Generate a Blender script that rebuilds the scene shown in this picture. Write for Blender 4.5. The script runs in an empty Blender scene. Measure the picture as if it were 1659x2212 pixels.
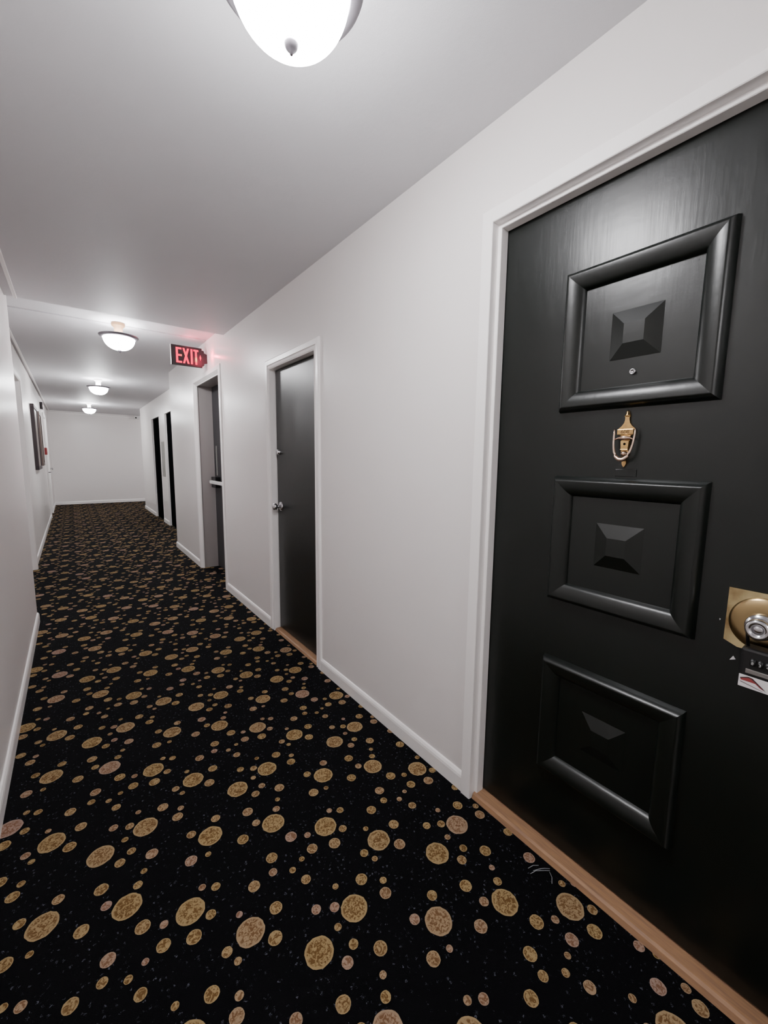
import bpy, math, random
from mathutils import Vector, Matrix
random.seed(7)
col = bpy.context.scene.collection
R = math.radians

# ------------------------------------------------------------------ materials
def srgb(c):
    return tuple(((v/255)/12.92 if v/255 <= .04045 else ((v/255+.055)/1.055)**2.4) for v in c) + (1,)

def mat(name, base, rough=.5, metal=0., spec=.5, bump=None, coat=0., coat_rough=.2, var=None, emit=None, estr=0.):
    m = bpy.data.materials.new(name); m.use_nodes = True
    nt = m.node_tree; b = nt.nodes['Principled BSDF']
    b.inputs['Base Color'].default_value = base if len(base) == 4 else srgb(base)
    b.inputs['Roughness'].default_value = rough
    b.inputs['Metallic'].default_value = metal
    b.inputs['Specular IOR Level'].default_value = spec
    b.inputs['Coat Weight'].default_value = coat
    b.inputs['Coat Roughness'].default_value = coat_rough
    if emit:
        b.inputs['Emission Color'].default_value = srgb(emit); b.inputs['Emission Strength'].default_value = estr
    tc = nt.nodes.new('ShaderNodeTexCoord')
    def noise(scale, det=3, vec=None, dist=0.):
        n = nt.nodes.new('ShaderNodeTexNoise'); n.inputs['Scale'].default_value = scale
        n.inputs['Detail'].default_value = det; n.inputs['Distortion'].default_value = dist
        mp = nt.nodes.new('ShaderNodeMapping'); nt.links.new(tc.outputs['Object'], mp.inputs[0])
        if vec: mp.inputs['Scale'].default_value = vec
        nt.links.new(mp.outputs[0], n.inputs['Vector']); return n
    if bump:
        prev = None
        for (sc, st, dist, vec) in bump:
            n = noise(sc, 3, vec)
            bp = nt.nodes.new('ShaderNodeBump'); bp.inputs['Strength'].default_value = st; bp.inputs['Distance'].default_value = dist
            nt.links.new(n.outputs[0], bp.inputs['Height'])
            if prev: nt.links.new(prev.outputs[0], bp.inputs['Normal'])
            prev = bp
        nt.links.new(prev.outputs[0], b.inputs['Normal'])
        if coat: nt.links.new(prev.outputs[0], b.inputs['Coat Normal'])
    if var:
        c2, sc, lo, hi, vec = var
        n = noise(sc, 5, vec); r = nt.nodes.new('ShaderNodeMapRange')
        r.inputs[1].default_value = lo; r.inputs[2].default_value = hi
        mx = nt.nodes.new('ShaderNodeMix'); mx.data_type = 'RGBA'
        mx.inputs[6].default_value = base if len(base) == 4 else srgb(base); mx.inputs[7].default_value = srgb(c2)
        nt.links.new(n.outputs[0], r.inputs[0]); nt.links.new(r.outputs[0], mx.inputs[0]); nt.links.new(mx.outputs[2], b.inputs['Base Color'])
    return m

M = {}
M['wall'] = mat('wall paint', (233, 228, 226), .33, spec=.42, bump=[(6, .10, .02, None), (160, .10, .002, None)])
M['ceiling'] = mat('ceiling paint', (214, 213, 216), .6, spec=.3, bump=[(3.5, .10, .03, None), (60, .10, .004, None), (350, .25, .0015, None)])
M['trim'] = mat('trim enamel', (246, 242, 240), .3, spec=.5, bump=[(30, .1, .004, None)])
M['reveal'] = mat('darkened reveal', (158, 152, 150), .45, spec=.4)  # trim tone darkened in colour for the inside of the deep recess
M['door'] = mat('black green enamel', (10, 15, 12), .30, spec=.46, bump=[(7, .16, .010, (1, 1, .5)), (110, .13, .0014, (1, 1, .08)), (24, .12, .003, (1, .25, 1)), (220, .06, .0008, None)], var=((14, 19, 16), 3, .3, .7, None))
M['door_flat'] = mat('charcoal enamel', (17, 20, 19), .34, spec=.5, bump=[(70, .10, .002, (1, 1, .3))])
M['door_dark'] = mat('dark enamel', (12, 13, 14), .9, spec=.0)
M['door_grey'] = mat('slate enamel', (46, 47, 50), .4)
M['gap'] = mat('dark gap', (8, 8, 9), .8, spec=.1)
M['brass'] = mat('aged brass', (206, 172, 112), .24, 1., var=((176, 140, 96), 60, .4, .7, None))
M['brass_pink'] = mat('worn rose brass', (205, 178, 160), .25, 1.)
M['brass_plate'] = mat('polished brass', (236, 220, 168), .2, 1., var=((150, 120, 80), 14, .45, .75, None))
M['brass_dark'] = mat('dull brass recess', (178, 154, 112), .26, 1.)
M['chrome'] = mat('chrome', (205, 205, 208), .16, 1.)
M['steel'] = mat('brushed steel', (165, 163, 160), .35, 1.)
M['blackplastic'] = mat('black plastic', (14, 14, 15), .4)
M['whiteplastic'] = mat('white plastic', (220, 218, 216), .4)
M['wood'] = mat('worn oak', (164, 126, 92), .5, spec=.3, var=((138, 106, 84), 5, .35, .7, (30, 2.2, 10)), bump=[(60, .3, .002, (4, .5, 1))])
M['bronze'] = mat('pewter rim', (120, 116, 122), .38, .8)
M['tan'] = mat('tan metal', (150, 116, 84), .5, .2)
M['frame_dark'] = mat('dark brown frame', (44, 32, 36), .5)
M['frame_brown'] = mat('brown frame', (96, 76, 68), .5)
M['picture'] = mat('dim print', (70, 58, 52), .35, var=((104, 92, 80), 6, .4, .6, None))
M['red'] = mat('red enamel', (150, 16, 26), .4)
M['greydoor'] = mat('pale grey enamel', (150, 148, 142), .35)
M['plate'] = mat('grey metal plate', (150, 150, 144), .45, .3)
M['digit'] = mat('engraved digit', (96, 66, 40), .5, .3)
M['print_red'] = mat('red print', (150, 60, 60), .6)
M['print_dark'] = mat('dark print', (60, 40, 40), .6)
M['paper'] = mat('white label', (226, 222, 222), .5)
M['digitwhite'] = mat('white digit', (190, 190, 188), .5)
M['lint'] = mat('grey lint', (150, 152, 156), .9)

def emis(name, colr, s):
    m = bpy.data.materials.new(name); m.use_nodes = True; nt = m.node_tree
    nt.nodes.remove(nt.nodes['Principled BSDF'])
    e = nt.nodes.new('ShaderNodeEmission'); e.inputs[0].default_value = colr; e.inputs[1].default_value = s
    nt.links.new(e.outputs[0], nt.nodes['Material Output'].inputs[0]); return m
LAMP = 22.0
M['bowl'] = emis('glowing frosted glass', (.985, .98, 1, 1), LAMP)
M['bowl_inner'] = emis('inside of frosted glass', (.985, .98, 1, 1), LAMP*.42)

# glowing red sign letters with two hotter spots where the bulbs sit behind them
def letters_mat():
    m = emis('glowing red lens', (1, .002, .065, 1), .62); nt = m.node_tree
    e = [n for n in nt.nodes if n.type == 'EMISSION'][0]
    tc = nt.nodes.new('ShaderNodeTexCoord'); acc = None
    for (c, r) in (((-.043, 0, .012), .022), ((.078, 0, -.02), .022)):
        d = nt.nodes.new('ShaderNodeVectorMath'); d.operation = 'SUBTRACT'; d.inputs[1].default_value = c
        s = nt.nodes.new('ShaderNodeVectorMath'); s.operation = 'MULTIPLY'; s.inputs[1].default_value = (1, 0, .7)
        l = nt.nodes.new('ShaderNodeVectorMath'); l.operation = 'LENGTH'
        mr = nt.nodes.new('ShaderNodeMapRange'); mr.inputs[1].default_value = r; mr.inputs[2].default_value = .004; mr.inputs[3].default_value = 0; mr.inputs[4].default_value = 1
        nt.links.new(tc.outputs['Object'], d.inputs[0]); nt.links.new(d.outputs[0], s.inputs[0]); nt.links.new(s.outputs[0], l.inputs[0]); nt.links.new(l.outputs['Value'], mr.inputs[0])
        if acc is None: acc = mr.outputs[0]
        else:
            a = nt.nodes.new('ShaderNodeMath'); a.operation = 'ADD'; nt.links.new(acc, a.inputs[0]); nt.links.new(mr.outputs[0], a.inputs[1]); acc = a.outputs[0]
    mx = nt.nodes.new('ShaderNodeMix'); mx.data_type = 'RGBA'; mx.inputs[6].default_value = (1, .002, .065, 1); mx.inputs[7].default_value = (1, .40, .15, 1)
    nt.links.new(acc, mx.inputs[0]); nt.links.new(mx.outputs[2], e.inputs[0])
    return m
M['letters'] = letters_mat()

def carpet_mats():
    # black pile with tiny grey-blue flecks
    m = mat('black carpet pile', (11, 11, 14), .95, spec=.1); nt = m.node_tree; b = nt.nodes['Principled BSDF']
    tc = nt.nodes.new('ShaderNodeTexCoord')
    v = nt.nodes.new('ShaderNodeTexVoronoi'); v.inputs['Scale'].default_value = 78; v.feature = 'F1'
    n0 = nt.nodes.new('ShaderNodeTexNoise'); n0.inputs['Scale'].default_value = 300
    add = nt.nodes.new('ShaderNodeMix'); add.data_type = 'VECTOR'; add.inputs[0].default_value = .016
    nt.links.new(tc.outputs['Object'], add.inputs[4]); nt.links.new(n0.outputs['Color'], add.inputs[5]); nt.links.new(tc.outputs['Object'], n0.inputs['Vector'])
    nt.links.new(add.outputs[1], v.inputs['Vector'])
    lt = nt.nodes.new('ShaderNodeMapRange'); lt.inputs[1].default_value = .24; lt.inputs[2].default_value = .12
    nt.links.new(v.outputs['Distance'], lt.inputs[0])
    sp = nt.nodes.new('ShaderNodeSeparateColor'); nt.links.new(v.outputs['Color'], sp.inputs[0])
    g = nt.nodes.new('ShaderNodeMapRange'); g.inputs[1].default_value = .35; g.inputs[2].default_value = .95
    nt.links.new(sp.outputs[0], g.inputs[0])
    mu = nt.nodes.new('ShaderNodeMath'); mu.operation = 'MULTIPLY'; nt.links.new(lt.outputs[0], mu.inputs[0]); nt.links.new(g.outputs[0], mu.inputs[1])
    mx = nt.nodes.new('ShaderNodeMix'); mx.data_type = 'RGBA'; mx.inputs[6].default_value = srgb((4, 4, 6)); mx.inputs[7].default_value = srgb((92, 94, 106))
    nt.links.new(mu.outputs[0], mx.inputs[0]); nt.links.new(mx.outputs[2], b.inputs['Base Color'])
    n = nt.nodes.new('ShaderNodeTexNoise'); n.inputs['Scale'].default_value = 420; bp = nt.nodes.new('ShaderNodeBump'); bp.inputs['Strength'].default_value = .6; bp.inputs['Distance'].default_value = .002
    nt.links.new(tc.outputs['Object'], n.inputs['Vector']); nt.links.new(n.outputs[0], bp.inputs['Height']); nt.links.new(bp.outputs[0], b.inputs['Normal'])
    # gold dots: pale ring at the edge, mottled brown inside, hue from a per-dot attribute
    m2 = mat('gold woven dots', (160, 120, 60), .95, spec=.1); nt = m2.node_tree; b = nt.nodes['Principled BSDF']
    tc = nt.nodes.new('ShaderNodeTexCoord')
    at = nt.nodes.new('ShaderNodeAttribute'); at.attribute_name = 'dot'   # r = radial 0..1, g = hue, b = size class
    s = nt.nodes.new('ShaderNodeSeparateColor'); nt.links.new(at.outputs['Color'], s.inputs[0])
    n = nt.nodes.new('ShaderNodeTexNoise'); n.inputs['Scale'].default_value = 95; n.inputs['Detail'].default_value = 3; n.inputs['Distortion'].default_value = 1.6
    nt.links.new(tc.outputs['Object'], n.inputs['Vector'])
    r1 = nt.nodes.new('ShaderNodeMapRange'); r1.inputs[1].default_value = .44; r1.inputs[2].default_value = .56; nt.links.new(n.outputs[0], r1.inputs[0])
    r2 = nt.nodes.new('ShaderNodeMapRange'); r2.inputs[1].default_value = .80; r2.inputs[2].default_value = .92; nt.links.new(s.outputs[0], r2.inputs[0])
    mxm = nt.nodes.new('ShaderNodeMath'); mxm.operation = 'MAXIMUM'; nt.links.new(r1.outputs[0], mxm.inputs[0]); nt.links.new(r2.outputs[0], mxm.inputs[1])
    hue = nt.nodes.new('ShaderNodeMix'); hue.data_type = 'RGBA'; hue.inputs[6].default_value = srgb((150, 128, 90)); hue.inputs[7].default_value = srgb((148, 124, 112))
    nt.links.new(s.outputs[1], hue.inputs[0])
    inn = nt.nodes.new('ShaderNodeMix'); inn.data_type = 'RGBA'; inn.inputs[6].default_value = srgb((98, 72, 40)); inn.inputs[7].default_value = srgb((116, 84, 64))
    nt.links.new(s.outputs[1], inn.inputs[0])
    mx = nt.nodes.new('ShaderNodeMix'); mx.data_type = 'RGBA'
    nt.links.new(mxm.outputs[0], mx.inputs[0]); nt.links.new(inn.outputs[2], mx.inputs[6]); nt.links.new(hue.outputs[2], mx.inputs[7])
    nt.links.new(mx.outputs[2], b.inputs['Base Color'])
    n = nt.nodes.new('ShaderNodeTexNoise'); n.inputs['Scale'].default_value = 420; bp = nt.nodes.new('ShaderNodeBump'); bp.inputs['Strength'].default_value = .7; bp.inputs['Distance'].default_value = .002
    nt.links.new(tc.outputs['Object'], n.inputs['Vector']); nt.links.new(n.outputs[0], bp.inputs['Height']); nt.links.new(bp.outputs[0], b.inputs['Normal'])
    return m, m2
M['carpet'], M['dots'] = carpet_mats()

# ------------------------------------------------------------------ mesh builder
class MB:
    def __init__(s): s.v = []; s.f = []; s.smooth = []
    def face(s, pts, smooth=False):
        i = len(s.v); s.v += [tuple(p) for p in pts]; s.f.append(list(range(i, i+len(pts)))); s.smooth.append(smooth)
    def box(s, x0, x1, y0, y1, z0, z1):
        x0, x1 = sorted((x0, x1)); y0, y1 = sorted((y0, y1)); z0, z1 = sorted((z0, z1))
        i = len(s.v); s.v += [(x, y, z) for x in (x0, x1) for y in (y0, y1) for z in (z0, z1)]
        for q in ((0, 1, 3, 2), (4, 6, 7, 5), (0, 4, 5, 1), (2, 3, 7, 6), (0, 2, 6, 4), (1, 5, 7, 3)):
            s.f.append([i+k for k in q]); s.smooth.append(False)
        return s
    def bbox(s, x0, x1, y0, y1, z0, z1, b=.003):
        """box with chamfered edges"""
        x0, x1 = sorted((x0, x1)); y0, y1 = sorted((y0, y1)); z0, z1 = sorted((z0, z1))
        import bmesh
        bm = bmesh.new(); bmesh.ops.create_cube(bm, size=1)
        bmesh.ops.scale(bm, vec=(x1-x0, y1-y0, z1-z0), verts=bm.verts)
        bmesh.ops.translate(bm, vec=((x0+x1)/2, (y0+y1)/2, (z0+z1)/2), verts=bm.verts)
        bmesh.ops.bevel(bm, geom=bm.edges[:], offset=b, segments=2, affect='EDGES', profile=.5)
        s.addbm(bm); return s
    def addbm(s, bm, smooth=False):
        i = len(s.v); bm.verts.ensure_lookup_table(); s.v += [tuple(v.co) for v in bm.verts]
        bm.verts.index_update()
        for f in bm.faces: s.f.append([i+v.index for v in f.verts]); s.smooth.append(smooth)
        bm.free()
    def grid(s, rings, closed=True, smooth=True, caps=False):
        """rings: list of equally long point loops, skinned one to the next"""
        i = len(s.v); n = len(rings[0])
        for r in rings: s.v += [tuple(p) for p in r]
        for a in range(len(rings)-1):
            for k in range(n if closed else n-1):
                k2 = (k+1) % n
                s.f.append([i+a*n+k, i+a*n+k2, i+(a+1)*n+k2, i+(a+1)*n+k]); s.smooth.append(smooth)
        if caps:
            s.f.append([i+k for k in range(n)][::-1]); s.smooth.append(False)
            s.f.append([i+(len(rings)-1)*n+k for k in range(n)]); s.smooth.append(False)
        return s
    def lathe(s, prof, o=(0, 0, 0), axis='Z', n=40, smooth=True):
        """prof: (radius, height along axis)"""
        rings = []
        for (r, h) in prof:
            L = []
            for k in range(n):
                a = 2*math.pi*k/n; c, q = r*math.cos(a), r*math.sin(a)
                p = {'Z': (c, q, h), 'X': (h, c, q), 'Y': (c, h, q)}[axis]
                L.append((o[0]+p[0], o[1]+p[1], o[2]+p[2]))
            rings.append(L)
        return s.grid(rings, smooth=smooth)
    def tube(s, pts, r, n=12, smooth=True):
        pts = [Vector(p) for p in pts]; rings = []
        for i, p in enumerate(pts):
            d = (pts[min(i+1, len(pts)-1)]-pts[max(i-1, 0)]).normalized()
            u = d.cross(Vector((0, 0, 1)) if abs(d.z) < .9 else Vector((1, 0, 0))).normalized(); w = d.cross(u)
            rr = r[i] if isinstance(r, (list, tuple)) else r
            rings.append([p+(u*math.cos(2*math.pi*k/n)+w*math.sin(2*math.pi*k/n))*rr for k in range(n)])
        return s.grid(rings, smooth=smooth, caps=True)
    def prism(s, poly, axis, a, b):
        """poly of 2D points extruded along axis from a to b"""
        def P(u, v, t): return {'X': (t, u, v), 'Y': (u, t, v), 'Z': (u, v, t)}[axis]
        n = len(poly); i = len(s.v)
        s.v += [P(u, v, a) for u, v in poly]+[P(u, v, b) for u, v in poly]
        s.f.append(list(range(i, i+n))[::-1]); s.f.append(list(range(i+n, i+2*n))); s.smooth += [False, False]
        for k in range(n):
            s.f.append([i+k, i+(k+1) % n, i+n+(k+1) % n, i+n+k]); s.smooth.append(False)
        return s
    def build(s, name, m, parent=None, fix=True):
        me = bpy.data.meshes.new(name)
        org = Vector((0, 0, 0))
        me.from_pydata(s.v, [], s.f)
        for p, sm in zip(me.polygons, s.smooth): p.use_smooth = sm
        if fix:
            import bmesh
            bm = bmesh.new(); bm.from_mesh(me); bmesh.ops.remove_doubles(bm, verts=bm.verts, dist=1e-6)
            bmesh.ops.recalc_face_normals(bm, faces=bm.faces); bm.to_mesh(me); bm.free()
        for mm in (m if isinstance(m, list) else [m]): me.materials.append(mm)
        o = bpy.data.objects.new(name, me); col.objects.link(o)
        if parent is not None: o.parent = parent
        return o

def empty(name, loc=(0, 0, 0)):
    o = bpy.data.objects.new(name, None); o.empty_display_size = .1; o.location = loc; col.objects.link(o); return o
def tag(o, label, cat, group=None, kind=None):
    o['label'] = label; o['category'] = cat
    if group: o['group'] = group
    if kind: o['kind'] = kind
    return o
def rebase(root):
    """children meshes were written in world space: shift them so the thing's empty is their origin"""
    for ch in list(root.children_recursive):
        if ch.type == 'MESH' and ch.parent == root:
            ch.data.transform(Matrix.Translation(-Vector(root.location)))
            # its own sub-parts
            for g in ch.children:
                g.data.transform(Matrix.Translation(-Vector(root.location)))

# ------------------------------------------------------------------ measured dimensions (metres)
XR, XRF = 1.168, 1.441          # right wall, set-back right wall
XL, XLR = -.295, -.415          # left wall, set-back left wall
Y0, YN, YC, YEF, YE = -3.2, 4.148, 6.578, 12.02, 13.986
H, HF, YS = 2.40, 2.472, 3.98

def struct(o, label, cat): return tag(o, label, cat, kind='structure')

# floor: base sheet plus the woven dots, in one mesh
BIG = [(.497, 1.303), (.643, 1.180), (.765, 1.024), (.301, 1.384), (.443, .853), (.578, .890)]
SML = [(.439,1.405,.020),(.335,1.446,.0165),(.448,1.341,.015),(.530,1.355,.014),(.551,1.394,.010),(.492,1.470,.0165),(.679,1.342,.020),(.730,1.333,.010),
 (.895,1.196,.0195),(.973,1.134,.0095),(.933,1.117,.011),(.880,1.148,.014),(.816,1.140,.019),(.954,1.065,.016),(.721,1.209,.014),(.687,1.231,.011),
 (.688,1.136,.015),(.846,1.042,.0193),(.754,1.087,.010),(.814,.969,.0205),(.526,1.215,.021),(.575,1.187,.012),(.565,1.131,.019),(.636,1.104,.021),
 (.388,1.303,.020),(.249,1.428,.016),(.698,1.014,.0147),(.715,.977,.0105),(.565,.976,.010),(.642,.947,.0195),(.695,.904,.0117),(.678,.869,.019),
 (.533,.926,.015),(.486,.952,.015),(.514,.875,.011),(.527,.814,.014),(.580,.763,.020)]
def carpet():
    me = bpy.data.meshes.new('floor')
    V, F, mi, C = [], [], [], []
    def quad(x0, x1, y0, y1):
        i = len(V); V.extend([(x0, y0, 0), (x1, y0, 0), (x1, y1, 0), (x0, y1, 0)]); F.append([i, i+1, i+2, i+3]); mi.append(0); C.extend([(0, 0, 0, 1)]*4)
    quad(-.62, 1.65, Y0-.1, YE+.1); quad(1.65, 4.2, 11.9, YE+.1)
    rnd = random.Random(3)
    def inside(x, y):
        if y < YN: lo = XL
        else: lo = XLR-.15
        hi = XR+.02 if y < 4.1 else (XR+.22 if y < YC else XRF+.03)
        if y > YEF: hi = 4.1
        return lo-.05 < x < hi
    def disc(x, y, r, big):
        n = 28 if (y < 5 and big) else (16 if y < 7 else 10)
        i = len(V); g = rnd.random()**3.2
        lv = [0, .5, .8, 1.0] if y < 6 else [0, 1.0]
        V.append((x, y, .0006)); C.append((0, g, float(big), 1))
        for l in lv[1:]:
            for k in range(n):
                a = 2*math.pi*k/n; rr = r*l*(1+(rnd.uniform(-.03, .03) if l == 1 else 0))
                V.append((x+rr*math.cos(a), y+rr*math.sin(a), .0006)); C.append((l, g, float(big), 1))
        for k in range(n): F.append([i, i+1+k, i+1+(k+1) % n]); mi.append(1)
        for q in range(len(lv)-2):
            for k in range(n):
                a = i+1+q*n; b = a+n; F.append([a+k, b+k, b+(k+1) % n, a+(k+1) % n]); mi.append(1)
    AX, AY = (.4525, .0155), (0., .6818)
    for u in range(-4, 9):
        for w in range(-7, 20):
            for (x, y) in BIG:
                X, Y = x+u*AX[0], y+u*AX[1]+w*AY[1]
                if Y0 < Y < YE and inside(X, Y): disc(X, Y, .0385, True)
            for (x, y, r) in SML:
                X, Y = x+u*AX[0], y+u*AX[1]+w*AY[1]
                if Y0 < Y < YE and inside(X, Y): disc(X, Y, r*.94, False)
    me.from_pydata(V, [], F)
    for p, k in zip(me.polygons, mi): p.material_index = k
    at = me.color_attributes.new('dot', 'FLOAT_COLOR', 'POINT')
    for k, c in enumerate(C): at.data[k].color = c
    me.materials.append(M['carpet']); me.materials.append(M['dots'])
    o = bpy.data.objects.new('floor', me); col.objects.link(o); return o
struct(carpet(), 'black corridor carpet strewn with gold dots of several sizes', 'carpet')

# ceiling
mb = MB()
mb.box(-.7, 1.8, Y0-.2, YS, H, H+.25)
mb.box(-.7, 1.8, YS, 4.515, HF, H+.25)
mb.box(-.7, 1.8, 4.515, 4.555, HF+.03, H+.25)
mb.box(-.7, 4.3, 4.555, YE+.2, HF, H+.25)
struct(mb.build('ceiling', M['ceiling'], fix=False), 'off-white painted plaster ceiling above the corridor', 'ceiling')

# openings on the right wall: (near y, far y, top z)
D1 = (.075, .957, 2.082); D2 = (2.235, 2.915, 1.93); D3 = (4.17, 5.13, 2.11)
DA = (9.33, 10.27, 2.10); DB = (7.80, 8.72, 2.10)
def wall_x(name, xa, xb, ya, yb, zt, ops, label, extra=None):
    mb = MB(); y = ya
    for (o0, o1, oz) in ops:
        o0 -= .012; o1 += .012; oz += .012   # rough opening, lined by the door frame
        mb.box(xa, xb, y, o0, 0, zt); mb.box(xa, xb, o0, o1, oz, zt); y = o1
    mb.box(xa, xb, y, yb, 0, zt)
    if extra: extra(mb)
    return struct(mb.build(name, M['wall'], fix=False), label, 'wall')
wall_x('wall_right', XR, XR+.24, Y0, YC, HF+.01, [D1, D2, D3], 'smooth white right wall running past the three nearest dark doors')
wall_x('wall_right_far', XRF, XRF+.24, YC-.002, YEF, HF+.01, [DB, DA], 'set-back white right wall holding the two distant black doors')
wall_x('wall_left', XL-.3, XL, Y0, YN, HF+.01, [], 'near white left wall at the edge of the view')
DL = (5.15, 6.10, 2.10); DM = (11.15, 12.05, 2.12)
wall_x('wall_left_recess', XLR-.2, XLR, YN, YE, HF+.01, [DL, DM], 'set-back white left wall where the dark frames hang')
struct(MB().box(XLR-.3, 4.3, YE, YE+.2, 0, HF+.01).build('wall_end', M['wall']), 'plain white wall closing the far end of the corridor', 'wall')
struct(MB().box(XL-.3, XR+.3, Y0-.2, Y0, 0, H+.01).build('wall_back', M['wall']), 'plain white wall behind the viewpoint', 'wall')
struct(MB().box(XRF+.24, 4.3, YEF-.2, YEF, 0, HF+.01).build('wall_side_passage', M['wall']), 'white wall of the passage turning right at the far end', 'wall')
struct(MB().box(4.1, 4.3, YEF, YE, 0, HF+.01).build('wall_side_passage_end', M['wall']), 'white wall ending the side passage out of sight', 'wall')

# baseboards
def base_prof(t=.013, h=.078): return [(0, 0), (t, 0), (t, h-.022), (t*.85, h-.012), (t*.45, h-.003), (0, h)]
def baseboard(name, x, side, ys, label):
    mb = MB()
    for (a, b) in ys: mb.prism([(x+side*(-u), z) for u, z in base_prof()], 'Y', a, b)
    return struct(mb.build(name, M['trim']), label, 'baseboard')
baseboard('baseboard_right', XR, 1, [(Y0, .02), (1.003, 2.172), (2.978, 4.105), (5.20, YC+.013)], 'white rounded baseboard along the nearest right wall')
baseboard('baseboard_right_far', XRF, 1, [(YC, DB[0]-.03), (DB[1]+.02, DA[0]-.02), (DA[1]+.02, YEF)], 'short white baseboards between the two distant black doors')
baseboard('baseboard_left', XL, -1, [(Y0, YN)], 'white baseboard along the near left wall')
baseboard('baseboard_left_recess', XLR, -1, [(YN, DL[0]-.08), (DL[1]+.09, DM[0]-.07), (DM[1]+.07, YE)], 'white baseboard along the set-back left wall')
mb = MB(); mb.prism([(YE-u, z) for u, z in base_prof()], 'X', XLR, 4.1)
struct(mb.build('baseboard_end', M['trim']), 'white baseboard across the far end wall', 'baseboard')

# mitred frame swept round an opening in a wall plane; prof = closed list of (outward offset, x)
def sweep_frame(mb, prof, y0, y1, zt, zb=0.):
    L = [[(x, y0-o, zb) for o, x in prof], [(x, y0-o, zt+o) for o, x in prof],
         [(x, y1+o, zt+o) for o, x in prof], [(x, y1+o, zb) for o, x in prof]]
    mb.grid(L, smooth=False, caps=True); return mb

def raised_square(mb, y0, y1, z0, z1, w, hgt, x, n=9):
    """bolection moulding, rounded in section, mitred at the corners, standing off the slab towards -X"""
    loops = []
    for k in range(n+1):
        t = k/n
        if k == 0: off, hh = 0., 0.
        else:
            off = w*(.06+.94*((k-1)/(n-1))); q = off/w
            hh = hgt*(.55+.45*min(1, (q-.06)/.14)) if q < .2 else hgt*math.sqrt(max(0, 1-((q-.2)/.8)**2))
        loops.append([(x-hh, y0+off, z0+off), (x-hh, y1-off, z0+off), (x-hh, y1-off, z1-off), (x-hh, y0+off, z1-off)])
    # flat-shaded across corners but smooth along: duplicate verts per side
    for s in range(4):
        a = [[l[s], l[(s+1) % 4]] for l in loops]
        i = len(mb.v)
        for p in a: mb.v += p
        for k in range(len(a)-1):
            mb.f.append([i+2*k, i+2*k+1, i+2*k+3, i+2*k+2]); mb.smooth.append(True)
    return mb

def frustum(mb, yc, zc, half, top, h, x):
    b = [(x, yc-half, zc-half), (x, yc+half, zc-half), (x, yc+half, zc+half), (x, yc-half, zc+half)]
    t = [(x-h, yc-top, zc-top), (x-h, yc+top, zc-top), (x-h, yc+top, zc+top), (x-h, yc-top, zc+top)]
    mb.grid([b, t], smooth=False, caps=True); return mb

def text_mesh(txt, size, ext, name, m, parent, mtx, sx=1.):
    cu = bpy.data.curves.new(name, 'FONT'); cu.body = txt; cu.size = size; cu.extrude = ext; cu.align_x = 'CENTER'; cu.align_y = 'CENTER'
    o = bpy.data.objects.new(name, cu); col.objects.link(o)
    me = bpy.data.meshes.new_from_object(o.evaluated_get(bpy.context.evaluated_depsgraph_get()))
    bpy.data.objects.remove(o); bpy.data.curves.remove(cu)
    me.transform(mtx @ Matrix.Diagonal((sx, 1, 1, 1))); me.materials.clear(); me.materials.append(m)
    o = bpy.data.objects.new(name, me); col.objects.link(o)
    if parent: o.parent = parent
    return o

# text lying on a plane facing -X: right of text towards -Y, up = +Z
FACE_X = Matrix(((0, 0, -1, 0), (-1, 0, 0, 0), (0, 1, 0, 0), (0, 0, 0, 1)))
FACE_Y = Matrix(((1, 0, 0, 0), (0, 0, -1, 0), (0, 1, 0, 0), (0, 0, 0, 1)))

# ---------------- door 1: big black panelled apartment door
SX = 1.218
d1 = empty('door_1', (SX, .518, 0)); struct(d1, 'nearest glossy black-green door with square raised panels and a brass knocker', 'door')
MB().bbox(SX, SX+.045, .088, .950, .026, 2.075, .002).build('door_slab', M['door'], d1)
PY0, PY1 = .318, .718
for (z0, z1) in ((1.457, 1.857), (.872, 1.266), (.282, .679)):
    mb = MB(); raised_square(mb, PY0, PY1, z0, z1, .060, .026, SX, 14); o = mb.build('panel_moulding', M['door'], d1, fix=False)
    for p in o.data.polygons: pass
    mb = MB(); frustum(mb, (PY0+PY1)/2, {1.457: 1.652, .872: 1.070, .282: .478}[z0], 0.0635, .0255, .0145, SX-.0005); mb.build('pyramid_block', M['door'], d1)
pe = MB(); pe.lathe([(0, -.004), (.004, -.004), (.0042, -.006), (.0075, -.006), (.008, -.001), (.008, 0)], (SX, .517, 1.551), 'X', 24); pe.build('peephole', M['chrome'], d1)
mb = MB(); mb.bbox(SX-.002, SX, .486, .541, 1.271, 1.291, .0008); mb.build('painted_name_plate', M['door'], d1)
# frame: pressed-steel section
fr = MB()
P1 = [(.049, XR+.005), (.049, XR-.003), (.0455, XR-.0035), (.0455, XR-.013), (.042, XR-.017), (.002, XR-.017), (.0, XR-.015), (-.001, XR+.013), (-.0125, XR+.013), (-.014, XR+.015), (-.014, SX-.003), (.0, SX-.003), (.0, XR+.06), (.02, XR+.06), (.02, XR+.005)]
sweep_frame(fr, P1, D1[0], D1[1], D1[2]); fr.build('door_frame', M['trim'], d1)
g = MB(); g.box(SX+.05, SX+.06, D1[0]-.02, D1[1]+.02, 0, D1[2]+.02); g.build('dark_backing', M['gap'], d1)
mb = MB(); mb.prism([(XR-.004, 0.0005), (XR+.085, 0.0005), (XR+.085, .021), (XR+.010, .021), (XR+.002, .016)], 'Y', D1[0]+.018, D1[1]-.003)
mb.build('threshold', M['wood'], d1)['label'] = 'bare worn wooden threshold'
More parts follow.
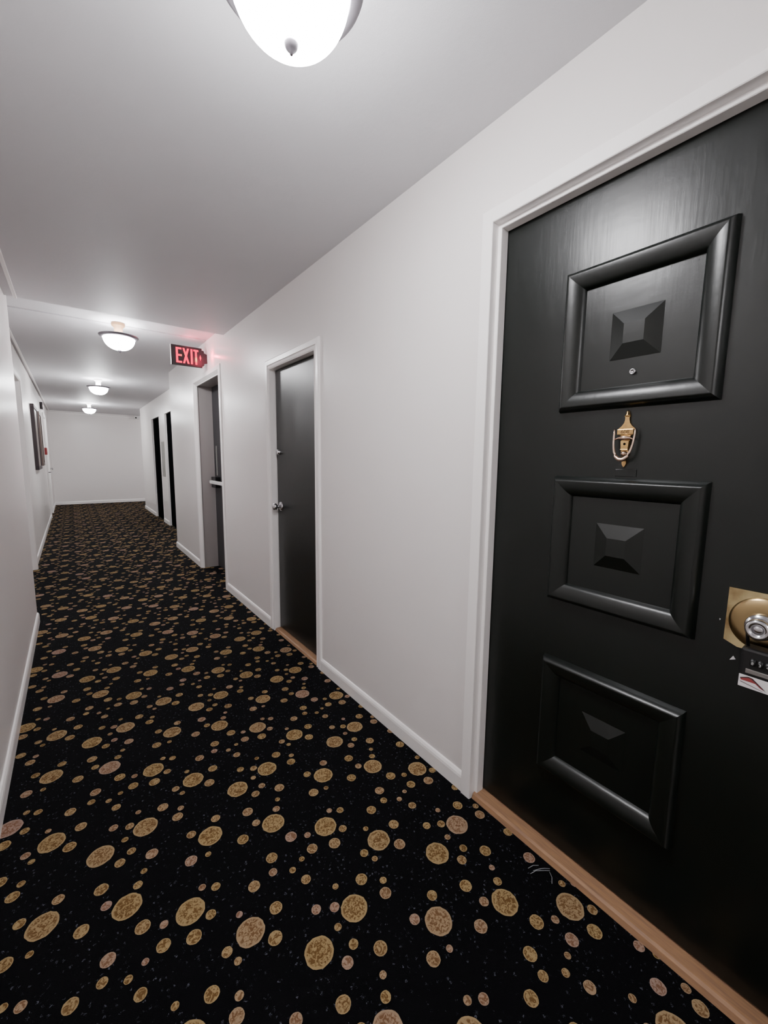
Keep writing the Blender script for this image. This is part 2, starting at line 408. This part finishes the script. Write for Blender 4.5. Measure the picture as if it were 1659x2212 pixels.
# lock plate: square brass escutcheon with a dished round recess, chrome cylinder
LY, LZ = .196, .952
lk = MB()
pl = [(.262, 1.024), (.134, 1.024), (.134, .886), (.236, .886), (.262, .897)]
lk.prism(pl, 'X', SX-.0045, SX-.0005)
lock = lk.build('lock_plate', M['brass_plate'], d1); lock['label'] = 'square brass lock plate'
mb = MB(); mb.lathe([(.0615, -.0043), (.0600, -.0068), (.054, -.0100), (.045, -.0125), (.034, -.0135), (.026, -.0135), (0.02, -.0135)], (SX, LY, LZ), 'X', 48); mb.build('dished_rose', M['brass_dark'], lock)
mb = MB(); mb.lathe([(.0, -.052), (.0100, -.052), (.0105, -.050), (.0125, -.050), (.014, -.056), (.0195, -.056), (.0225, -.052), (.0225, -.036), (.020, -.034), (.020, -.031), (.0265, -.030), (.0285, -.026), (.0285, -.008), (.03, -.005)], (SX, LY, LZ), 'X', 40)
mb.build('cylinder_knob', M['chrome'], lock)
# knocker: back plate, hinge block with number, swinging ring, striker
KY = .5185
kx = SX
kb = MB()
def kp(pts, x0, x1):  # pts (dy to the viewer's left positive, z)
    kb.prism([(KY+y, z) for y, z in pts], 'X', x0, x1)
half = [(.0, 1.450), (.003, 1.446), (.0068, 1.4355), (.0074, 1.434), (.0052, 1.4315), (.0055, 1.424), (.0075, 1.416), (.0135, 1.4075), (.0205, 1.4015), (.0205, 1.385), (.0115, 1.383), (.0105, 1.366), (.0088, 1.342), (.0098, 1.339), (.0090, 1.328), (.0045, 1.318), (.0056, 1.311), (.0052, 1.305), (.0022, 1.299), (0, 1.297)]
kp([(y, z) for y, z in half]+[(-y, z) for y, z in half[::-1] if y > 0], kx-.006, kx-.0003)
kn = kb.build('door_knocker', M['brass'], d1); kn['label'] = 'brass urn-shaped door knocker'
mb = MB(); mb.lathe([(0, .0145), (.0024, .010), (.0060, .001), (.0072, -.0012), (.0062, -.003), (0, -.003)], (kx-.0055, KY, 1.4365), 'Z', 20); mb.build('finial', M['brass'], kn)
mb = MB(); mb.bbox(kx-.014, kx-.0055, KY-.021, KY+.021, 1.3845, 1.3995, .0014); mb.build('number_block', M['brass'], kn)
text_mesh('608', .0125, .0004, 'number', M['digit'], kn, Matrix.Translation((kx-.0143, KY, 1.3918)) @ FACE_X, 1.15)
mb = MB(); pts = []
for k in range(29):
    a = math.pi*k/28
    y = .0265*math.cos(a)*(1 if abs(math.cos(a)) > .5 else (.5+abs(math.cos(a))))
    pts.append((kx-.0155-.011*math.sin(a), KY+.0265*math.copysign(abs(math.cos(a))**.9, math.cos(a)), 1.400-.083*math.sin(a)**.80))
mb.tube(pts, [.0024+.0036*math.sin(math.pi*k/28)**4 for k in range(29)], 12); mb.build('knocker_ring', M['brass_pink'], kn)
mb = MB(); mb.tube([(kx-.0165, KY-.0245, 1.371), (kx-.017, KY-.014, 1.3755), (kx-.0175, KY-.006, 1.3755), (kx-.018, KY, 1.3755), (kx-.0175, KY+.006, 1.3755), (kx-.017, KY+.014, 1.3755), (kx-.0165, KY+.0245, 1.371)], [.0020, .0030, .0058, .0066, .0058, .0030, .0020], 12)
mb.build('cross_bar', M['brass_pink'], kn)
mb = MB(); mb.prism([(KY-.0105, 1.368), (KY+.0105, 1.368), (KY+.0088, 1.3455), (KY-.0088, 1.3455)], 'X', kx-.011, kx-.0055); mb.bbox(kx-.0125, kx-.0055, KY-.0098, KY+.0098, 1.3425, 1.3455, .0008)
mb.build('viewer_block', M['brass'], kn)
mb = MB(); mb.lathe([(0, -.0118), (.0032, -.0118), (.0032, -.0105)], (kx, KY, 1.3595), 'X', 16); mb.build('viewer_hole', M['gap'], kn)
mb = MB(); mb.lathe([(0, -.018), (.005, -.0165), (.0078, -.012), (.008, -.006), (.0085, -.005)], (kx, KY, 1.333), 'X', 20); mb.build('striker', M['brass_pink'], kn)
rebase(d1)
for o in (lock, kn):
    pass

# lock box hanging from the knob
lb = empty('lock_box', (SX-.035, .196, .905)); tag(lb, 'black combination key lock box hanging on the nearest door below the brass lock plate', 'lock box')
MB().bbox(SX-.060, SX-.018, .152, .236, .806, .897, .006).build('case', M['blackplastic'], lb)
mb = MB(); mb.tube([(SX-.040, .228, .895), (SX-.040, .232, .925), (SX-.040, .222, .945), (SX-.040, .196, .9525), (SX-.040, .170, .945), (SX-.040, .160, .925), (SX-.040, .164, .895)], .0035, 10); 
sh = mb.build('shackle', M['blackplastic'], lb)
for k in range(4):
    y = .213-.0125*k
    mb = MB(); mb.lathe([(0, -.0045), (.0085, -.0045), (.0095, -.003), (.0095, .003), (.0085, .0045), (0, .0045)], (SX-.0565, y, .868), 'Y', 20); dl = mb.build('dial', M['blackplastic'], lb)
    text_mesh('8347'[k], .0085, .0003, 'digit', M['digitwhite'], dl, Matrix.Translation((SX-.0666, y, .868)) @ FACE_X)
mb = MB(); mb.bbox(SX-.0625, SX-.0595, .172, .224, .842, .852, .001); mb.build('window', M['steel'], lb)
mb = MB(); mb.bbox(SX-.0612, SX-.0600, .154, .2335, .8085, .836, .0004); st = mb.build('sticker', M['paper'], lb); st['label'] = 'white sticker with a small red house logo'
def flat(mb, pts, x):  mb.prism(pts, 'X', x-.0002, x)
mb = MB(); x = SX-.0613
flat(mb, [(.230, .8235), (.205, .8235), (.197, .8175), (.190, .814), (.2, .8245), (.2115, .8325), (.2175, .8325), (.230, .829)], x); mb.build('house_logo', M['print_red'], st)
mb = MB(); flat(mb, [(.231, .8285), (.2175, .8345), (.210, .8335), (.190, .8165), (.186, .812), (.203, .8245), (.2125, .8315), (.2175, .8318), (.231, .826)], x-.0002); flat(mb, [(.230, .8205), (.192, .8120), (.192, .8112), (.230, .8192)], x-.0002); mb.build('roof_line', M['print_dark'], st)
rebase(lb)
lb.location = (SX-.035, .178, .917)
mb = MB(); mb.prism([(.247, .849), (.241, .861), (.236, .854)], 'X', SX-.0012, SX-.0003); mb.prism([(.2735, .9375), (.2745, .9425), (.272, .9415)], 'X', SX-.0012, SX-.0003)
pc = mb.build('paint_chips', M['paper']); pc.data.transform(Matrix.Translation(-Vector(d1.location))); pc.parent = d1

# ---------------- door 2: plain charcoal door
d2 = empty('door_2', (1.205, 2.57, 0)); struct(d2, 'plain charcoal door with a chrome lever, second door from the viewer', 'door')
S2 = 1.208
MB().bbox(S2, S2+.04, D2[0]-.005, D2[1]-.004, .022, D2[2]-.006, .002).build('door_slab', M['door_flat'], d2)
fr = MB()
P2 = [(.064, XR+.004), (.064, XR-.010), (.058, XR-.014), (.030, XR-.012), (.026, XR-.006), (.008, XR-.010), (.000, XR-.006), (.0, S2-.002), (.02, S2-.002), (.02, XR+.005)]
sweep_frame(fr, P2, D2[0], D2[1], D2[2]); fr.build('door_frame', M['trim'], d2)
MB().box(S2+.045, S2+.055, D2[0]-.02, D2[1]+.02, 0, D2[2]+.02).build('dark_backing', M['gap'], d2)
mb = MB(); mb.prism([(XR-.004, .0005), (XR+.08, .0005), (XR+.08, .018), (XR+.01, .018), (XR+.002, .013)], 'Y', D2[0]+.002, D2[1]-.002); mb.build('threshold', M['wood'], d2)['label'] = 'bare worn wooden threshold'
mb = MB(); mb.lathe([(0, -.022), (.0155, -.022), (.018, -.018), (.021, -.006), (.021, -.0005)], (S2, 2.862, 1.352), 'X', 28); mb.build('deadbolt', M['chrome'], d2)
mb = MB(); mb.lathe([(.0, -.012), (.018, -.011), (.031, -.006), (.033, -.0005)], (S2, 2.858, .960), 'X', 28); le = mb.build('rosette', M['chrome'], d2)
mb = MB(); mb.tube([(S2-.008, 2.858, .960), (S2-.055, 2.858, .960)], .011, 14)
mb.lathe([(.0, -.062), (.020, -.060), (.025, -.054), (.025, -.040), (.020, -.036), (0, -.036)], (S2, 2.858, .960), 'X', 24)
mb.build('knob', M['chrome'], le)
rebase(d2)

# ---------------- door 3: exit door, deeply recessed, with a panic bar
S3 = XR+.184
d3 = empty('door_3', (S3, 4.65, 0)); struct(d3, 'recessed dark exit door with a pale push bar, below the exit sign', 'door')
MB().bbox(S3, S3+.045, D3[0]-.02, D3[1]+.06, .008, D3[2]-.0, .002).build('door_slab', M['door_grey'], d3)
fr = MB()
P3 = [(.066, XR+.01), (.066, XR-.010), (.060, XR-.014), (.022, XR-.014), (.016, XR-.008), (-.004, XR+.012), (-.010, XR+.014), (-.010, XR+.026), (0.012, XR+.026), (.012, XR+.01)]
sweep_frame(fr, P3, D3[0], D3[1], D3[2]); fr.build('door_frame', M['trim'], d3)
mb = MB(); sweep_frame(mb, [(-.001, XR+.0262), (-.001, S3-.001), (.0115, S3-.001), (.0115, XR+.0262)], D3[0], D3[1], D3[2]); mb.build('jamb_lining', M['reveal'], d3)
MB().box(S3+.05, S3+.056, D3[0]-.03, D3[1]+.03, 0, D3[2]+.02).build('dark_backing', M['gap'], d3)
mb = MB(); mb.bbox(S3-.055, S3-.0005, 4.92, 5.09, .960, 1.085, .006); mb.build('latch_housing', M['blackplastic'], d3)
mb = MB(); mb.bbox(S3-.086, S3-.052, 4.24, 5.055, 1.008, 1.044, .006); mb.build('push_bar', M['whiteplastic'], d3)['label'] = 'pale metal push bar'
mb = MB(); mb.bbox(S3-.055, S3-.0005, 4.20, 4.30, .985, 1.062, .006); mb.build('hinge_housing', M['blackplastic'], d3)
mb = MB(); mb.bbox(S3-.004, S3-.0003, 5.005, 5.045, 1.10, 1.44, .001); mb.build('edge_strip', M['plate'], d3)
rebase(d3)

# ---------------- far doors A, B
for n, (D, lab) in enumerate(((DB, 'black flush door just past the wall corner, nearer of the two distant ones'), (DA, 'black flush door closest to the far end of the corridor'))):
    e = empty('door_%d' % (4+n), (XRF+.05, (D[0]+D[1])/2, 0)); struct(e, lab, 'door')
    MB().bbox(XRF+.03, XRF+.07, D[0]-.01, D[1]+.01, .006, D[2]+.01, .002).build('door_slab', M['door_dark'], e)
    fr = MB(); sweep_frame(fr, [(.022, XRF+.005), (.022, XRF-.006), (-.002, XRF-.006), (-.002, XRF+.028), (.01, XRF+.028), (.01, XRF+.005)], D[0], D[1], D[2]); fr.build('door_frame', M['trim'], e)
    rebase(e)
pp = MB(); pp.bbox(XRF-.010, XRF-.0005, 8.92, 9.20, .925, 1.60, .003)
tag(pp.build('wall_plate', M['plate']), 'tall grey metal plate on the wall between the two distant black doors', 'wall plate')

# ---------------- left doors
e = empty('door_6', (XLR-.1, 5.62, 0)); struct(e, 'white doorway just beyond the near left wall corner', 'door')
MB().bbox(XLR-.12, XLR-.08, DL[0]-.01, DL[1]+.01, .006, DL[2]+.01, .002).build('door_slab', M['greydoor'], e)
fr = MB(); sweep_frame(fr, [(.07, XLR-.005), (.07, XLR+.022), (.06, XLR+.028), (.02, XLR+.028), (.008, XLR+.020), (.0, XLR-.02), (.0, XLR-.079), (.02, XLR-.079), (.02, XLR-.005)], DL[0], DL[1], DL[2]); fr.build('door_frame', M['trim'], e); rebase(e)
e = empty('door_7', (XLR-.05, 11.6, 0)); struct(e, 'pale grey door at the far end of the left wall with a dark lever', 'door')
MB().bbox(XLR-.09, XLR-.05, DM[0]-.01, DM[1]+.01, .006, DM[2]+.01, .002).build('door_slab', M['greydoor'], e)
fr = MB(); sweep_frame(fr, [(.06, XLR-.005), (.06, XLR+.020), (.01, XLR+.020), (.0, XLR+.012), (.0, XLR-.049), (.02, XLR-.049), (.02, XLR-.005)], DM[0], DM[1], DM[2]); fr.build('door_frame', M['trim'], e)
mb = MB(); mb.lathe([(0, .012), (.026, .010), (.028, 0)], (XLR-.05, 11.24, .955), 'X', 20); mb.tube([(XLR-.045, 11.24, .955), (XLR+.045, 11.24, .955), (XLR+.05, 11.30, .955), (XLR+.05, 11.38, .95)], .009, 10); mb.build('lever_handle', M['blackplastic'], e); rebase(e)
mb = MB(); mb.lathe([(0, .05), (.022, .045), (.026, .035), (.020, .022), (.010, .016), (.010, .006), (.026, .004), (.028, 0)], (XLR, 13.0, .985), 'X', 20)
e = tag(mb.build('door_stop', M['chrome']), 'small bright round door stop on the far left wall by the end wall', 'door stop')

# ---------------- frames on the left wall
def picture(name, y0, y1, z0, z1, t, m, label):
    e = empty(name, (XLR, (y0+y1)/2, z0)); tag(e, label, 'picture frame', 'dark framed panels on the left wall')
    mb = MB(); w = .05
    for (a, b, c, d_) in ((y0, y1, z1-w, z1), (y0, y1, z0, z0+w), (y0, y0+w, z0+w, z1-w), (y1-w, y1, z0+w, z1-w)):
        mb.bbox(XLR+.001, XLR+t, a, b, c, d_, .003)
    mb.build('frame', m, e)
    MB().box(XLR+.004, XLR+t-.012, y0+w-.002, y1-w+.002, z0+w-.002, z1-w+.002).build('print', M['picture'], e)
    rebase(e)
picture('picture_frame', 7.72, 8.52, 1.10, 2.03, .045, M['frame_dark'], 'nearer dark framed panel hanging on the left wall')
picture('picture_frame', 9.25, 9.85, 1.13, 2.05, .030, M['frame_brown'], 'farther, thinner brown framed panel on the left wall')

# fire pull station and alarm
e = empty('fire_pull_station', (XLR, 10.85, 1.39)); tag(e, 'small red fire alarm pull box on the far left wall', 'fire alarm')
MB().bbox(XLR+.0005, XLR+.040, 10.79, 10.91, 1.32, 1.46, .004).build('case', M['red'], e)
MB().bbox(XLR+.040, XLR+.050, 10.81, 10.89, 1.365, 1.385, .002).build('handle', M['whiteplastic'], e); rebase(e)
e = empty('alarm_horn', (XLR, 10.6, 2.27)); tag(e, 'small dark alarm horn high on the left wall above the red pull box', 'alarm')
MB().bbox(XLR+.0005, XLR+.045, 10.52, 10.68, 2.20, 2.33, .004).build('case', M['frame_dark'], e)
mb = MB(); mb.lathe([(0, .056), (.02, .056), (.045, .046), (.05, .045)], (XLR, 10.6, 2.265), 'X', 20); mb.build('grille', M['red'], e); rebase(e)

# ---------------- conduits
def raceway(name, pts, w, m, label):
    mb = MB()
    for (x0, x1, y0, y1, z0, z1) in pts: mb.bbox(x0, x1, y0, y1, z0, z1, .003)
    return tag(mb.build(name, m), label, 'conduit')
raceway('cable_raceway', [(-.246, -.226, Y0+.05, YS-.005, H-.012, H)], 0, M['trim'], 'white cable raceway on the near ceiling beside the left wall')
raceway('cable_raceway', [(-.392, -.372, 4.60, YE-.034, HF-.015, HF-.001)], 0, M['trim'], 'white cable raceway running down the far left edge of the ceiling')
raceway('cable_raceway', [(-.392, 1.53, YE-.030, YE-.002, HF-.075, HF-.045)], 0, M['trim'], 'white cable raceway across the top of the far end wall')
e = empty('security_camera', (1.63, YE-.03, 2.40)); tag(e, 'small white camera at the top right corner of the far end wall', 'camera')
mb = MB(); mb.bbox(1.52, 1.64, YE-.10, YE-.0005, 2.36, 2.46, .01); mb.build('housing', M['whiteplastic'], e)
mb = MB(); mb.lathe([(0, -.075), (.014, -.072), (.02, -.05)], (1.56, YE-.05, 2.40), 'Y', 18); mb.build('lens', M['gap'], e); rebase(e)

# ---------------- ceiling lamps
def make_lamp(loc, label):
    e = empty('ceiling_lamp', (0, 0, 0)); tag(e, label, 'ceiling light', 'domed ceiling lights')
    mb = MB(); mb.lathe([(0, 0), (.052, 0), (.054, -.012), (.050, -.028), (.034, -.040), (.032, -.095), (.012, -.1), (0, -.1)], n=32); mb.build('canopy', M['tan'], e)
    mb = MB(); mb.lathe([(.119, -.132), (.126, -.134), (.140, -.128), (.151, -.118), (.1535, -.112), (.151, -.109), (.138, -.116), (.122, -.124), (.119, -.132)], n=64); mb.build('rim', M['bronze'], e)
    prof = []
    for k in range(15):
        a = (math.pi/2)*k/14
        prof.append((.1225*math.cos(a)**.85 if k < 14 else .0, -.126-.104*math.sin(a)**1.05))
    mb = MB(); mb.lathe(prof, n=48); nf = len(mb.f); mb.lathe([(r*.975, z+.003) for r, z in prof], n=48)
    bw = mb.build('glass_bowl', [M['bowl'], M['bowl_inner']], e, fix=False)
    for p in bw.data.polygons: p.material_index = int(p.index >= nf)
    mb = MB(); mb.lathe([(0, -.226), (.016, -.228), (.0155, -.236), (.010, -.244), (.004, -.249), (.003, -.253), (0, -.254)], n=24); kn = mb.build('finial', M['bronze'], e)
    e.location = loc; return e
def copy_tree(o, parent=None):
    c = o.copy(); col.objects.link(c); c.parent = parent
    for ch in list(o.children): copy_tree(ch, c)
    return c
l1 = make_lamp((.425, .905, H), 'nearest domed ceiling light, cut off by the top edge of the photo')
for (p, lab) in (((.41, -1.9, H), 'added domed ceiling light behind the viewpoint, unseen, evening out the wall light'), ((.41, 4.47, HF), 'second domed ceiling light, near the exit sign'), ((.41, 7.85, HF), 'third domed ceiling light, above the middle of the corridor'), ((.40, 11.5, HF), 'farthest and smallest domed ceiling light before the end wall')):  # first one is an unseen extra lamp, added to even out the walls
    c = copy_tree(l1); c.location = p; c['label'] = lab
    if p[1] > 7:
        for q in c.children:
            if q.name.startswith('canopy'): q.data = q.data.copy(); q.data.materials[0] = M['trim']  # far canopies coloured white, standing in for the glare that bleaches them

M['bowl_bright'] = emis('brighter frosted glass', (.985, .99, 1, 1), LAMP*1.5)
for o in list(col.objects):
    if o.get('label', '').startswith(('third domed', 'farthest')):
        for c in o.children:
            if c.name.startswith('glass_bowl'):
                c.data = c.data.copy(); c.data.materials[0] = M['bowl_bright']
sp = copy_tree(l1); sp.location = (2.9, 13.1, HF); sp['label'] = 'added domed ceiling light round the far corner, unseen, brightening the end wall'  # extra lamp added out of view to brighten the end wall

# ---------------- exit sign
SYY = 4.55
ex = empty('exit_sign', (.985, SYY, 2.29)); tag(ex, 'black box sign with glowing red EXIT lettering and an arrow, jutting from the right wall', 'exit sign')
MB().bbox(.838, 1.118, SYY, SYY+.024, 2.200, 2.388, .003).build('housing', M['blackplastic'], ex)
mb = MB(); mb.box(.8362, .8378, SYY-.001, SYY+.025, 2.200, 2.388); mb.build('end_cap', M['whiteplastic'], ex)
mb = MB(); mb.prism([(1.118, 2.382), (1.140, 2.360), (1.140, 2.345), (1.1675, 2.335), (1.1675, 2.250), (1.140, 2.242), (1.140, 2.228), (1.118, 2.206)], 'Y', SYY+.002, SYY+.022); mb.build('wall_bracket', M['blackplastic'], ex)
for z in (2.375, 2.205): MB().bbox(1.119, 1.131, SYY-.001, SYY+.02, z-.007, z+.009, .002).build('clip', M['whiteplastic'], ex)
for ch in ex.children: ch.data.transform(Matrix.Translation(-Vector(ex.location)))
# letters drawn as strokes so they stay bold and tall
lt = MB(); zc, hh, sw, yy = .004, .072, .019, -.0012
def bar(x0, x1, z0, z1): lt.box(x0, x1, yy, yy-.0015, z0, z1)
x = -.105
bar(x, x+sw, zc-hh, zc+hh)
for q in (zc+hh-sw*.95, zc-sw*.45, zc-hh): bar(x, x+.052, q, q+sw*.95)
x = -.045
for s in (1, -1):
    xa, xb = (x, x+.042)
    a = [(xa, zc+s*hh), (xa+sw, zc+s*hh), (xb+sw, zc-s*hh), (xb, zc-s*hh)]
    lt.prism(a, 'Y', yy, yy-.0015-.0002*s)
x = .027; bar(x, x+sw, zc-hh, zc+hh)
x = .053; bar(x, x+.048, zc+hh-sw*.95, zc+hh); bar(x+.0145, x+.0145+sw, zc-hh, zc+hh)
lt.build('lettering', M['letters'], ex)
ar = MB(); ar.prism([(.109, zc), (.117, zc+.030), (.127, zc), (.117, zc-.030)], 'Y', yy, yy-.0015); ar.build('arrow', M['letters'], ex)

def light(name, kind, loc, power, colr, size=0., rot=None, **kw):
    l = bpy.data.lights.new(name, kind); l.energy = power; l.color = colr; l.shadow_soft_size = size
    for k, v in kw.items(): setattr(l, k, v)
    o = bpy.data.objects.new(name, l); o.location = loc; col.objects.link(o)
    if rot: o.rotation_euler = rot
    return o
# red spill of the sign's bulbs on the wall and ceiling next to it
light('sign_glow_front', 'POINT', (1.125, SYY-.19, 2.29), .32, (1, .05, .12), .0)
light('sign_glow_top', 'POINT', (1.0, SYY-.03, 2.415), .12, (1, .1, .18), .0)

# scrap of lint by the threshold
mb = MB()
for pts in ([(1.085, .640, .003), (1.105, .634, .006), (1.13, .618, .005), (1.14, .606, .008)], [(1.10, .640, .004), (1.122, .628, .008), (1.135, .622, .006), (1.15, .612, .004)], [(1.112, .582, .003), (1.128, .592, .006), (1.138, .606, .005)], [(1.095, .655, .003), (1.115, .650, .005), (1.13, .64, .004)]):
    mb.tube(pts, .0008, 5)
tag(mb.build('lint', M['lint']), 'wisp of grey lint on the carpet beside the nearest threshold', 'lint')

# ------------------------------------------------------------------ world and camera
w = bpy.data.worlds.new('World'); bpy.context.scene.world = w; w.use_nodes = True
w.node_tree.nodes['Background'].inputs[0].default_value = (.5, .5, .52, 1); w.node_tree.nodes['Background'].inputs[1].default_value = 0.0

cam = bpy.data.cameras.new('Camera'); co = bpy.data.objects.new('Camera', cam); col.objects.link(co)
rx, ux, fx = Vector((.79956026, -.60046847, .01187465)), Vector((.06655662, .10823954, .99189436)), Vector((.59688659, .79228898, -.12650919))
mt = Matrix((rx, ux, -fx)).transposed().to_4x4(); mt.translation = Vector((0, 0, 1.3105)); co.matrix_world = mt
cam.sensor_fit = 'HORIZONTAL'; cam.sensor_width = 36; cam.lens = 36*892.9/1659; cam.clip_start = .02; cam.clip_end = 100
bpy.context.scene.camera = co
vs = bpy.context.scene.view_settings
vs.view_transform = 'AgX'; vs.look = 'AgX - Base Contrast'; vs.exposure = 2.3
